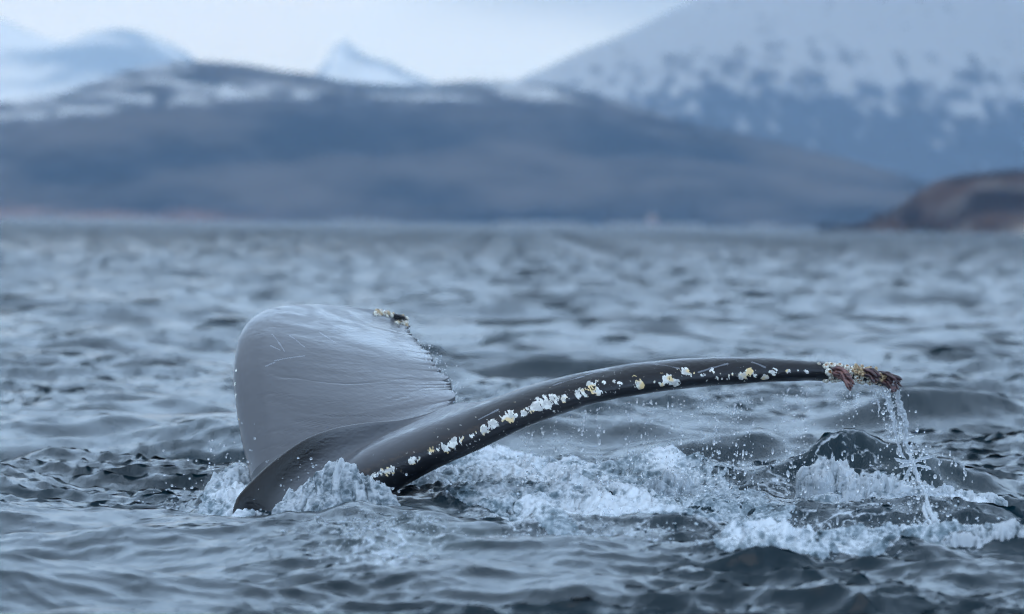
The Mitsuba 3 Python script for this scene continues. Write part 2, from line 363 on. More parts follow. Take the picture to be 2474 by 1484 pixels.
# scars and pale patches along the leading edge: (px, py, radius in metres)
SCARS = [(930, 1137, .030), (948, 1133, .022), (905, 1143, .018), (989, 1101, .022), (1003, 1106, .024), (1045, 1083, .026), (1070, 1075, .028), (1095, 1062, .022),
         (1110, 1055, .018), (1140, 1042, .026), (1160, 1033, .030), (1180, 1024, .034), (1192, 1017, .026), (1225, 1003, .032), (1236, 998, .028), (1262, 990, .018), (1285, 979, .030),
         (1300, 973, .036), (1320, 966, .038), (1340, 961, .030), (1362, 955, .022), (1405, 946, .026), (1428, 926, .036), (1436, 932, .026), (1410, 952, .018), (1452, 945, .014),
         (1500, 921, .016), (1548, 926, .024), (1556, 929, .022), (1480, 915, .012), (1462, 917, .012), (1612, 905, .018), (1618, 915, .028), (1626, 930, .030), (1640, 926, .020), (1612, 925, .018),
         (1660, 891, .024), (1668, 896, .018), (1700, 900, .012), (1722, 890, .011), (1735, 917, .016), (1765, 912, .013), (1800, 905, .020), (1808, 897, .026), (1790, 915, .016),
         (1832, 903, .016), (1880, 892, .010), (1852, 913, .015), (1868, 907, .014), (1905, 895, .013), (1770, 897, .009), (1586, 929, .012), (1600, 935, .016), (1930, 890, .009), (1950, 898, .011),
         (564, 928, .010), (566, 957, .013), (571, 890, .008), (577, 1010, .007)]
SC = []
for a, b, r in SCARS:
    p_, n_ = on_skin(a, b)
    SC.append((*p_.tolist(), r * 1.05))
SCRATCH = [(660, 805, 690, 845), (700, 808, 742, 838), (655, 832, 680, 842), (770, 800, 812, 824), (660, 868, 735, 856), (640, 880, 660, 872), (1560, 876, 1640, 884), (1760, 876, 1690, 893), (1820, 872, 1850, 884),
           (1420, 902, 1470, 890), (1340, 926, 1410, 905), (1205, 985, 1160, 1008)]
SR = []
for a, b, c, d in SCRATCH:
    p1, p2 = on_skin(a, b)[0], on_skin(c, d)[0]
    SR.append((p1, p2))

def scar_field(p):
    w = 0.020
    q = mi.Point3f(p.x + w * (mikit.fbm(p.x * 38, p.y * 38, p.z * 38, 3) - 0.5) * 2, p.y, p.z + w * (mikit.fbm(p.x * 38 + 50, p.y * 38, p.z * 38, 3) - 0.5) * 2)
    f = mi.Float(0)
    for x, y, z, r in SC:
        d2 = (dr.square(q.x - x) + dr.square((q.y - y) * 0.7) + dr.square(q.z - z)) / (r * r)
        f = dr.maximum(f, 1 - d2)
    return f

def scratch_field(p):
    f = mi.Float(0)
    for a, b in SR:
        e = [float(k) for k in b - a]; l2 = sum(k * k for k in e)
        q = p - mi.Point3f(*a.tolist())
        h = dr.clip((q.x * e[0] + q.y * e[1] + q.z * e[2]) / l2, 0, 1)
        dx, dy, dz = q.x - e[0] * h, q.y - e[1] * h, q.z - e[2] * h
        dd = dr.sqrt(dx * dx + dy * dy + dz * dz) + 0.006 * (mikit.noise(p.x * 30, p.y * 30, p.z * 30) - 0.5)
        f = dr.maximum(f, mikit.smoothstep(0.006, 0.002, dd))
    return f

def skin_colour(p, n, uv):
    t = uv.x
    nose = dr.abs(uv.y - 0.5)                              # 0 at the leading edge
    upper = uv.y < 0.5
    g = 0.85 + 0.3 * mikit.fbm(p.x * 5, p.y * 5, p.z * 5, 3)
    grey = mi.Color3f(0.104, 0.105, 0.112) * g
    black = mi.Color3f(0.012, 0.013, 0.016)
    k = dr.select(upper, mikit.smoothstep(0.03, 0.13, nose + 0.02 * (mikit.fbm(p.x * 14, p.y * 14, p.z * 14, 3) - 0.5)), 0.0)
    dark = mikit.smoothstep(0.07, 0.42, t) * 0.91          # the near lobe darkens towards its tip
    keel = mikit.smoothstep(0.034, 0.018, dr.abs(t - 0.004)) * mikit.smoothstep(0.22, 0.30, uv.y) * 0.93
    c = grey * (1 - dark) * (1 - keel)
    k = dr.select(t < -0.12, dr.maximum(k, 0.88), k)
    c = mikit.mix(black, c, k)
    s = scar_field(p)
    g1 = mikit.fbm(p.x * 70 + p.z * 22, p.y * 40, p.z * 26, 3)
    g2 = mikit.fbm(p.x * 190 + p.z * 60, p.y * 90, p.z * 70, 3)
    v = s + 2.3 * (g1 - 0.5) + 1.5 * (g2 - 0.5) - 0.47
    m = mikit.smoothstep(0.0, 0.14, v) * mikit.smoothstep(0.0, 0.08, s)
    band = mikit.smoothstep(0.14, 0.05, nose) * mikit.smoothstep(0.12, 0.25, t)
    m = dr.maximum(m, band * mikit.smoothstep(0.73, 0.80, 0.55 * mikit.fbm(p.x * 60 + 9, p.y * 50, p.z * 60, 2) + 0.45 * g2 + 0.06) * 0.9)
    yellow = mikit.smoothstep(0.52, 0.66, mikit.fbm(p.x * 26 + 4, p.y * 26, p.z * 26, 3))
    white = mikit.mix(mikit.mix((0.46, 0.45, 0.42), (0.72, 0.70, 0.64), mikit.smoothstep(0.35, 0.6, mikit.fbm(p.x * 45, p.y * 45, p.z * 45, 3))), (0.70, 0.52, 0.26), yellow)
    c = mikit.mix(c, white, m)
    return mikit.mix(c, (0.26, 0.28, 0.31), scratch_field(p) * 0.5)

def skin_wet(p, n, uv):
    f = mikit.fbm(p.x * 5 + 3, p.y * 5, p.z * 22 + 2 * mikit.noise(p.x * 4, p.y * 4, 0), 4)
    return 0.17 + 0.16 * mikit.smoothstep(0.38, 0.62, f)

def skin_bump(p, n, uv):
    return mikit.fbm(p.x * 60, p.y * 25, p.z * 90, 3)

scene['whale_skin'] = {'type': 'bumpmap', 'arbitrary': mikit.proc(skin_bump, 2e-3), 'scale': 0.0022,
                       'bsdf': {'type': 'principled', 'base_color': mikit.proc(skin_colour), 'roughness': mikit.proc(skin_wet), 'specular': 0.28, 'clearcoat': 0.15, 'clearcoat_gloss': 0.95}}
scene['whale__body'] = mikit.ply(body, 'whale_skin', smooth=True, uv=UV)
labels['whale'] = {'label': 'dark wet whale tail with raised flukes, diving into the water, barnacles on the fluke tips', 'category': 'whale'}

# ---------------------------------------------------------------- barnacles
def shell_mesh(seed):
    r = np.random.default_rng(seed)
    ns = 18
    prof = [(0.0, 1.0), (0.35, 1.08), (0.7, 0.88), (0.95, 0.60), (1.0, 0.50), (0.90, 0.40), (0.62, 0.26), (0.56, 0.0)]
    rib = 1 + 0.10 * np.cos(np.arange(ns) / ns * 2 * np.pi * 6 + r.uniform(0, 6)) + r.uniform(-0.05, 0.05, ns)
    v, uv = [], []
    for k, (h, q) in enumerate(prof):
        for a in range(ns):
            an = a / ns * 2 * np.pi
            rr = q * (rib[a] if k < 5 else 1)
            v.append([rr * np.cos(an), rr * np.sin(an), h * (1 + 0.06 * r.uniform(-1, 1) * (3 < k < 6))]); uv.append([a / ns, k / (len(prof) - 1)])
    f = []
    for k in range(len(prof) - 1):
        for a in range(ns):
            b = (a + 1) % ns
            f += [[k * ns + a, k * ns + b, (k + 1) * ns + b], [k * ns + a, (k + 1) * ns + b, (k + 1) * ns + a]]
    return trimesh.Trimesh(np.array(v), np.array(f), process=False), np.array(uv)

def shell_colour(p, n, uv):
    w = mikit.mix((0.72, 0.70, 0.62), (0.50, 0.44, 0.33), mikit.smoothstep(0.45, 0.7, mikit.fbm(p.x * 120, p.y * 120, p.z * 120, 2)))
    line = mikit.smoothstep(0.75, 0.95, dr.abs(dr.cos(uv.x * 18.85)))
    w = w * (1 - 0.35 * line)
    return mikit.mix(w, mikit.mix((0.22, 0.085, 0.035), (0.40, 0.20, 0.07), mikit.noise(p.x * 150, p.y * 150, p.z * 150)), mikit.smoothstep(0.60, 0.70, uv.y))

def tan_shell_colour(p, n, uv):
    w = mikit.mix((0.58, 0.47, 0.30), (0.34, 0.22, 0.10), mikit.fbm(p.x * 110, p.y * 110, p.z * 110, 3))
    return mikit.mix(w, (0.20, 0.08, 0.03), mikit.smoothstep(0.55, 0.66, uv.y))

scene['shell_skin'] = {'type': 'principled', 'base_color': mikit.proc(shell_colour), 'roughness': 0.45}
scene['tan_shell_skin'] = {'type': 'principled', 'base_color': mikit.proc(tan_shell_colour), 'roughness': 0.45}
SHELLS = [shell_mesh(k) for k in range(5)]
SHELL_PLY = [[mikit.ply(m, b, smooth=True, uv=uv) for m, uv in SHELLS] for b in ('shell_skin', 'tan_shell_skin')]

def frame(n, tilt, r):
    n = n / np.linalg.norm(n)
    a = np.cross(n, r.normal(size=3)); a /= np.linalg.norm(a)
    n = n + a * tilt; n /= np.linalg.norm(n)
    a = np.cross(n, r.normal(size=3)); a /= np.linalg.norm(a)
    return a, np.cross(n, a), n

def barnacle(p, n, size, tan=0, tilt=0.25, lift=0.0):
    a, b, c = frame(n, tilt, rng)
    m = np.eye(4)
    m[:3, 0], m[:3, 1], m[:3, 2] = a * size, b * size, c * size * rng.uniform(0.9, 1.25)
    m[:3, 3] = p - c * size * 0.12 + n * lift
    add('barnacle', {**SHELL_PLY[tan][rng.integers(5)], 'to_world': T(m.tolist())}, 'whale')

placed = []
def try_barnacle(px, py, size, tan=0, gap=1.55, lift=0.0):
    p, n = on_skin(px, py)
    for q, s in placed:
        if np.linalg.norm(p + n * lift - q) < gap * 0.5 * (size + s) * 1.15:
            return
    placed.append((p + n * lift, size))
    barnacle(p, n, size, tan, lift=lift)

# hand placed shells at the collar of the near lobe's barnacle crust
for px, py, s in [(1996, 882, .014), (2008, 880, .013), (2015, 878, .012), (2006, 892, .014), (2022, 886, .013), (2003, 903, .017), (2016, 894, .013), (1999, 912, .015), (2008, 916, .012), (1998, 921, .013), (2010, 921, .013),
                  (2030, 880, .013), (2040, 880, .013), (2048, 887, .014), (2055, 892, .014), (2062, 898, .013), (2070, 884, .014), (2082, 882, .014), (2084, 912, .013), (2090, 920, .014), (2098, 925, .012),
                  (2108, 916, .013), (2114, 924, .014), (2122, 926, .012), (2134, 926, .011), (2086, 930, .012), (2100, 908, .011), (2078, 905, .012), (1988, 879, .008), (1980, 877, .007)]:
    try_barnacle(px, py, s)
for _ in range(1500):
    u = rng.uniform(2000, 2150)
    lo = np.interp(u, [2000, 2060, 2110, 2160], [922, 928, 930, 940]); hi = np.interp(u, [2000, 2060, 2110, 2160], [876, 884, 900, 922])
    w = rng.uniform(0, 1) ** 1.3
    tan = int(u > 2045 and w < 0.6 and rng.uniform() < 0.75)
    try_barnacle(u, hi + (lo - hi) * w, rng.uniform(.006, .010) if tan else rng.uniform(.008, .013), tan, gap=1.35)
for _ in range(260):                                       # a second, smaller layer crusted on top
    u = rng.uniform(2062, 2140)
    hi = np.interp(u, [2000, 2060, 2110, 2160], [876, 884, 900, 922])
    try_barnacle(u, hi + rng.uniform(0, 14), rng.uniform(.005, .009), 1, gap=1.3, lift=rng.uniform(0.010, 0.022))
# the far lobe's tip
for _ in range(160):
    u = rng.uniform(905, 984)
    try_barnacle(u, np.interp(u, [905, 940, 985], [752, 757, 771]) + rng.uniform(-3, 6) + (u > 955) * rng.uniform(0, 12), rng.uniform(.009, .014), int(rng.uniform() < 0.35), gap=1.4)
print('barnacles', sum(k.startswith('whale__barnacle') for k in scene))

# fleshy stalked barnacles hanging in clusters
def stalk_colour(p, n, uv):
    return mikit.mix((0.055, 0.018, 0.018), (0.20, 0.085, 0.07), mikit.smoothstep(0.35, 0.7, mikit.fbm(p.x * 60, p.y * 60, p.z * 120, 3)))
scene['stalk_skin'] = {'type': 'principled', 'base_color': mikit.proc(stalk_colour), 'roughness': 0.25, 'specular': 0.6}
def dark_stalk_colour(p, n, uv):
    return mikit.mix((0.02, 0.008, 0.010), (0.085, 0.03, 0.03), mikit.smoothstep(0.4, 0.7, mikit.fbm(p.x * 60, p.y * 60, p.z * 120, 3)))
scene['dark_stalk_skin'] = {'type': 'principled', 'base_color': mikit.proc(dark_stalk_colour), 'roughness': mikit.proc(skin_wet), 'specular': 0.6}

scene['black_skin'] = {'type': 'principled', 'base_color': rgb(0.02, 0.021, 0.025), 'roughness': 0.3}

def cluster(a, b, spread, count, y, skin, droop, label, fan=0.6):
    key = taken('whale__stalked_barnacles')
    labels[key] = {'label': label}
    for k in range(count):
        f = (k + 0.5) / count - 0.5
        p0 = at(a[0] + rng.uniform(-5, 5), a[1] + f * spread * fan + rng.uniform(-2, 2), y + rng.uniform(-0.02, 0.02))
        p1 = at(b[0] + rng.uniform(-9, 7), b[1] + f * spread + rng.uniform(-4, 4), y - 0.035 + rng.uniform(-0.035, 0.025))
        s = np.linspace(0, 1, 12)
        P = p0[None] * (1 - s[:, None]) + p1[None] * s[:, None]
        P[:, 2] += droop * np.sin(s * np.pi) * rng.uniform(0.7, 1.2)
        P += 0.003 * np.sin(s * 9 + rng.uniform(0, 6))[:, None] * rng.normal(size=3)
        r = 0.0075 * (0.75 + 0.45 * s) * np.sqrt(np.clip(1.02 - s ** 8, 0.02, 1)) * rng.uniform(0.8, 1.2)
        r = r * (1 + 0.10 * np.sin(s * 30 + rng.uniform(0, 6)))
        scene[f'{key}__stalk' + (f'_{k:03d}' if k else '')] = mikit.ply(tube(P, r, 9), skin, smooth=True)
cluster((2016, 896), (2058, 934), 26, 13, Y0 - 0.12, 'stalk_skin', 0.022, 'reddish brown stalked barnacles nearest the collar of white shells', 0.8)
cluster((2084, 900), (2122, 914), 22, 9, Y0 - 0.05, 'dark_stalk_skin', 0.012, 'brown stalked barnacles lying across the middle of the shell crust')
cluster((2122, 906), (2172, 928), 22, 12, Y0 + 0.0, 'dark_stalk_skin', 0.014, 'dark stalked barnacles trailing past the fluke tip, upper bunch')
cluster((2128, 920), (2168, 943), 12, 8, Y0 - 0.01, 'dark_stalk_skin', 0.008, 'dark stalked barnacles trailing past the fluke tip, lower bunch')
cluster((912, 764), (980, 772), 7, 6, Y0 + 2.45, 'black_skin', 0.004, 'dark growth along the tip of the far fluke')

# ---------------------------------------------------------------- the sea
def spectrum(n, size, lo, hi, peak, wind, spread, seed, decay=4.15, power=4):
    r = np.random.default_rng(seed)
    k1 = np.fft.fftfreq(n, size / n) * 2 * np.pi
    kx, ky = np.meshgrid(k1, k1, indexing='ij')
    k = np.hypot(kx, ky); k[0, 0] = 1
    cosw = (kx * wind[0] + ky * wind[1]) / k
    kp = 2 * np.pi / peak
    s = np.exp(-1.2 * (kp / k) ** 2) / k ** decay * (spread + (1 - spread) * np.abs(cosw) ** power)
    s *= sstep(2 * np.pi / hi * 0.8, 2 * np.pi / hi * 1.2, k) * sstep(2 * np.pi / lo * 1.2, 2 * np.pi / lo * 0.8, k)
    s[0, 0] = 0
    a = np.sqrt(s) * (r.normal(size=k.shape) + 1j * r.normal(size=k.shape))
    h = np.fft.ifft2(a).real
    dx = np.fft.ifft2(-1j * kx / k * a).real
    dy = np.fft.ifft2(-1j * ky / k * a).real
    q = h.std()
    return h / q, -dx / q, -dy / q
S1 = (34.0, 1024, [f for f in spectrum(1024, 34.0, 0.42, 8.0, 3.1, (0.30, 0.954), 0.07, 5)])
S2 = (11.3, 1024, [f for f in spectrum(1024, 11.3, 0.035, 0.42, 0.6, (0.22, 0.975), 0.16, 6)])

def sample(tile, x, y, order=3):
    size, n, fs = tile
    c = np.stack([x / size * n, y / size * n])
    return [map_coordinates(f, c, order=order, mode='grid-wrap') for f in fs]

# single waves that stand out: crest points (px, py) at a depth, widths of the near and far slopes
WAVES = [
    ([(1880, 1128), (1960, 1092), (2010, 1058), (2050, 1032), (2100, 1050), (2160, 1066), (2240, 1082), (2330, 1110), (2400, 1140), (2474, 1178)], 21.2, 0.21, 0.6),
    ([(640, 1240), (760, 1222), (880, 1200), (980, 1200), (1080, 1214), (1200, 1240), (1340, 1275), (1500, 1318), (1600, 1345)], 18.55, 0.32, 0.7),
    ([(-60, 1110), (40, 1100), (130, 1082), (190, 1100), (260, 1118), (330, 1120), (420, 1140)], 22.6, 0.45, 0.5),
    ([(-200, 1160), (-60, 1140), (20, 1150), (90, 1170), (160, 1196), (240, 1225)], 20.6, 0.5, 0.6),
    ([(150, 1082), (280, 1062), (420, 1043), (520, 1032), (620, 1045), (700, 1070)], 24.6, 0.6, 0.7),
    ([(-250, 1318, 17.6), (-60, 1330, 17.2), (60, 1338, 17.0), (180, 1354, 16.6), (330, 1386, 16.0), (470, 1424, 15.5), (600, 1460, 15.0)], 16.2, 0.4, 0.6),
    ([(-150, 1250, 18.9), (100, 1262, 18.6), (300, 1262, 18.3), (450, 1268, 18.0), (620, 1290, 17.7), (780, 1318, 17.3)], 18.2, 0.3, 0.5),
    ([(560, 1385, 16.2), (720, 1372, 16.1), (900, 1382, 15.9), (1100, 1400, 15.6), (1300, 1425, 15.3)], 16.0, 0.45, 0.6),
    ([(1200, 1420, 15.6), (1450, 1404, 15.5), (1700, 1400, 15.5), (1950, 1410, 15.6)], 15.5, 0.45, 0.6),
    ([(1950, 1420, 15.1), (2150, 1400, 15.3), (2350, 1385, 15.5), (2560, 1380, 15.7)], 15.3, 0.48, 0.6),
    ([(2200, 965, 29), (2330, 950, 29), (2474, 955, 29)], 29, 0.5, 0.6),
    ([(1700, 1060), (1790, 1042), (1850, 1034), (1900, 1042), (1980, 1060)], 25.0, 0.45, 0.6),
    ([(1450, 1134), (1560, 1116), (1640, 1100), (1680, 1097), (1760, 1114), (1850, 1128)], 21.6, 0.35, 0.4),
    ([(1640, 1358), (1800, 1338), (1960, 1342), (2150, 1330), (2350, 1306), (2560, 1288)], 17.0, 0.3, 0.6),
]
def build_wave(pts, y, wf, wb):
    W = np.array([at(q[0], q[1], q[2] if len(q) > 2 else y) for q in pts])
    return W[:, 0], np.maximum(W[:, 2], 0), W[:, 1], wf, wb
WV = [build_wave(*w) for w in WAVES]
def features(x, y):
    h = np.zeros_like(x)
    for X, Z, y0, wf, wb in WV:
        m = (x > X[0] - 0.6) & (x < X[-1] + 0.6) & (y > y0.min() - 2.5) & (y < y0.max() + 2.5)
        if not m.any():
            continue
        xs, ys = x[m], y[m]
        z = PchipInterpolator(X, Z)(np.clip(xs, X[0], X[-1])) * sstep(X[0] - 0.6, X[0] + 0.1, xs) * sstep(X[-1] + 0.6, X[-1] - 0.1, xs)
        yc = PchipInterpolator(X, y0)(np.clip(xs, X[0], X[-1]))
        yc = yc + 0.12 * np.sin(xs * 3.1 + y0[0]) + 0.05 * np.sin(xs * 9.7 + 2 * y0[0])
        u = (ys - yc) / np.where(ys < yc, wf, wb)
        z = z * (0.86 + 0.28 * meshkit.fbm(np.stack([xs / 0.22, ys / 0.5, 0 * xs], -1), 3, 91))
        rip = meshkit.fbm(np.stack([xs / 0.10 + ys * 3, ys / 0.07, 0 * xs], -1), 3, 95) - 0.5 + 0.6 * (meshkit.fbm(np.stack([xs / 0.30, ys / 0.16, 0 * xs], -1), 2, 96) - 0.5)
        z = z * (1 + 0.20 * rip)
        h[m] += z * np.exp(-np.abs(u) ** 1.25) - 0.26 * z * np.exp(-((u + 2.2) / 0.9) ** 2) * (ys < yc)
    return h

# foam: patches in the plane of the water, (polygon in the photograph, level, density)
FOAM = [
    ([(935, 1178), (1060, 1120), (1150, 1085), (1290, 1090), (1390, 1120), (1490, 1160), (1580, 1215), (1720, 1262), (1880, 1300), (1700, 1312), (1500, 1300), (1330, 1262), (1180, 1228), (1010, 1205)], 0.03, 0.80),
    ([(1240, 1110), (1500, 1120), (1700, 1150), (1900, 1200), (1990, 1260), (1900, 1300), (1600, 1250), (1400, 1180)], 0.02, 0.46),
    ([(1530, 1112), (1640, 1100), (1730, 1108), (1700, 1132), (1560, 1140)], 0.10, 0.85),
    ([(1560, 1165), (1620, 1150), (1700, 1185), (1800, 1205), (1700, 1215), (1600, 1190)], 0.03, 0.9),
    ([(1700, 1352), (1790, 1318), (1900, 1322), (1990, 1332), (2110, 1316), (2260, 1312), (2420, 1292), (2560, 1280), (2560, 1325), (2350, 1332), (2140, 1346), (1960, 1358), (1800, 1358)], 0.03, 0.92),
    ([(1950, 1138), (2000, 1122), (2060, 1130), (2070, 1160), (2010, 1172), (1960, 1160)], 0.13, 0.80),
    ([(2040, 1192), (2100, 1160), (2200, 1170), (2330, 1185), (2440, 1192), (2440, 1215), (2300, 1212), (2120, 1212)], 0.06, 0.93),
    ([(470, 1205), (520, 1160), (600, 1140), (660, 1160), (640, 1200), (600, 1235), (500, 1232)], 0.03, 0.92),
    ([(330, 1215), (480, 1190), (620, 1215), (700, 1240), (560, 1250), (380, 1245)], 0.0, 0.42),
    ([(640, 1238), (760, 1230), (900, 1225), (1060, 1240), (1130, 1290), (960, 1330), (800, 1320), (700, 1280)], 0.08, 0.36),
    ([(1230, 1275), (1290, 1270), (1420, 1302), (1460, 1320), (1330, 1310)], 0.05, 0.85),
    ([(120, 1090), (170, 1082), (210, 1098), (150, 1104)], 0.06, 0.5),
    ([(1180, 1300), (1700, 1300), (1800, 1340), (1500, 1370), (1200, 1345)], 0.0, 0.31),
    ([(1700, 1180), (1900, 1188), (2060, 1216), (2474, 1232), (2474, 1300), (1900, 1300)], 0.0, 0.34),
]
AER = [([(800, 1235), (900, 1215), (1060, 1222), (1180, 1255), (1120, 1300), (900, 1310), (800, 1290)], 0.10, 0.9),
       ([(1000, 1170), (1300, 1110), (1700, 1220), (1700, 1290), (1200, 1240)], 0.0, 0.7), ([(2150, 1080), (2400, 1140), (2300, 1180), (2100, 1150)], 0.15, 0.35)]
GX0, GX1, GY0, GY1, GS = -3.6, 3.6, 13.0, 29.0, 0.02
gx, gy = np.meshgrid(np.arange(GX0, GX1, GS), np.arange(GY0, GY1, GS), indexing='ij')
def rasterise(items, sig):
    out = np.zeros(gx.shape)
    for poly, z, dens in items:
        P = shapely.Polygon([ground(a, b, z)[:2] for a, b in poly]).buffer(0)
        m = gaussian_filter(shapely.contains_xy(P, gx, gy).astype(float), sig) * dens
        out = np.maximum(out, m)
    return out
foam_grid = rasterise(FOAM, (4, 8))
aer_grid = rasterise(AER, (5, 10))
def lookup(grid, x, y):
    return map_coordinates(grid, np.stack([(x - GX0) / GS, (y - GY0) / GS]), order=1, mode='constant')

def sea(x, y, fine=None):
    """Displaced water surface at (x, y): (points, foam, aeration)."""
    h1, dx1, dy1 = sample(S1, x, y)
    h2, dx2, dy2 = sample(S2, x + 0.31 * y, y)
    near = np.exp(-((y - 19.5) / 4.2) ** 2) * np.exp(-(x / 3.2) ** 4)
    a1 = 0.053 * (1 - 0.35 * near)
    patch = 0.45 + 1.15 * sstep(0.35, 0.65, meshkit.fbm(np.stack([x / 1.7, y / 4.5, 0 * x], -1), 3, 17))
    a2 = 0.0084 * patch * (1 - 0.3 * sstep(23, 34, y)) * (1 + 0.2 * sstep(19.5, 17.5, y))
    if fine is not None:
        a2 = a2 * fine
    foam, aer = lookup(foam_grid, x, y), lookup(aer_grid, x, y)
    z = a1 * h1 + a2 * h2 + features(x, y)
    m = foam > 0.02
    if m.any():
        q = np.stack([x[m] / 0.12, y[m] / 0.26, 0 * x[m]], -1)
        lump = meshkit.fbm(q, 4, 23) - 0.42
        z[m] += foam[m] * (0.16 * lump + 0.015)
    return np.stack([x + 0.7 * a1 * dx1 + 0.8 * a2 * dx2, y + 0.7 * a1 * dy1 + 0.8 * a2 * dy2, z], -1), foam, aer

ang = np.radians(np.concatenate([np.arange(-180, -24, 4), np.arange(-24, -9, 0.6), np.arange(-9, -7.2, 0.06), np.arange(-7.2, 7.2, 0.0185), np.arange(7.2, 9, 0.06), np.arange(9, 24, 0.6), np.arange(24, 180, 4)]))
px_ang = 2 * TX / 1024
inv = np.arange(H / 13.2, H / 46.0, -px_ang * 0.62)
rad = np.concatenate([np.geomspace(0.3, 5.0, 16), np.arange(5.1, 13.0, 0.09), H / inv, np.arange(46.2, 150, 0.30), np.arange(150, 520, 1.0), np.geomspace(521, 16000, 60)])
A, R = np.meshgrid(ang, rad, indexing='ij')
na, nr = A.shape
X, Yw = np.clip((R * np.sin(A)).ravel(), -3550, 3550), np.clip((R * np.cos(A)).ravel(), -560, 11350)
step = np.gradient(rad)
fine = np.broadcast_to(np.clip(0.16 / np.maximum(step, 0.01), 0, 1)[None], (na, nr)).ravel()
PV, foam, aer = sea(X, Yw, fine)
calm = np.broadcast_to(sstep(9000, 5000, rad)[None], (na, nr)).ravel()
PV[:, 2] *= calm
i, j = np.meshgrid(np.arange(na), np.arange(nr - 1), indexing='ij')
i2 = (i + 1) % na
Q = np.stack([i * nr + j, i * nr + j + 1, i2 * nr + j + 1, i2 * nr + j], -1).reshape(-1, 4)
F = np.vstack([Q[:, [0, 2, 1]], Q[:, [0, 3, 2]]])
c0 = PV[np.arange(na) * nr]
sea_mesh = trimesh.Trimesh(PV, F, process=False)
print('sea', len(PV), 'tris', len(F), 'up', np.cross(PV[F[5, 1]] - PV[F[5, 0]], PV[F[5, 2]] - PV[F[5, 0]])[2])
scene['sea'] = mikit.ply(sea_mesh, 'sea_skin', smooth=True, uv=np.stack([foam, aer], -1))
labels['sea'] = {'label': 'choppy grey blue sea with foam churned up around the whale', 'category': 'sea', 'kind': 'structure'}

# ---------------------------------------------------------------- splashes, streams, drops
def ridged(q, seed, o=3):
    return 1 - np.abs(meshkit.fbm(q, o, seed) - 0.5) * 4
def grid_faces(a, b):
    i, j = np.meshgrid(np.arange(a - 1), np.arange(b - 1), indexing='ij')
    return np.stack([i * b + j, (i + 1) * b + j, (i + 1) * b + j + 1, i * b + j + 1], -1).reshape(-1, 4)
def heap_colour(p, n, uv):
    g = mikit.fbm(p.x * 85, p.y * 40, p.z * 85, 3) - 0.5
    ux = p.x + 0.05 * (mikit.fbm(p.x * 11, p.y * 5, p.z * 9, 2) - 0.5); uy = p.y + 0.12 * (mikit.fbm(p.x * 11 + 31, p.y * 5, p.z * 9, 2) - 0.5)
    a = 1 - dr.abs(mikit.fbm(ux * 10, uy * 4.2, p.z * 12, 3) - 0.5) * 7
    b = 1 - dr.abs(mikit.fbm(ux * 25 + 7, uy * 10, p.z * 28, 3) - 0.5) * 6
    w = dr.clip(uv.x * 1.15 - 0.22 + 0.46 * dr.maximum(dr.maximum(a, 0.85 * b), 0) + 0.45 * g, 0, 1)
    c = mikit.mix((0.008, 0.026, 0.034), (0.17, 0.225, 0.255), mikit.smoothstep(0.0, 0.55, w))
    return mikit.mix(c, (0.70, 0.74, 0.77), mikit.smoothstep(0.40, 1.0, w))
scene['heap_coat'] = {'type': 'roughplastic', 'diffuse_reflectance': mikit.proc(heap_colour), 'int_ior': 1.34, 'alpha': 0.14, 'distribution': 'ggx'}
scene['heap_skin'] = {'type': 'twosided', 'b': {'type': 'ref', 'id': 'heap_coat'}}
scene['sheet_water'] = {'type': 'thindielectric', 'int_ior': 1.33}
scene['splash_skin'] = {'type': 'blendbsdf', 'weight': 0.34, 'a': {'type': 'ref', 'id': 'heap_skin'}, 'b': {'type': 'ref', 'id': 'sheet_water'}}
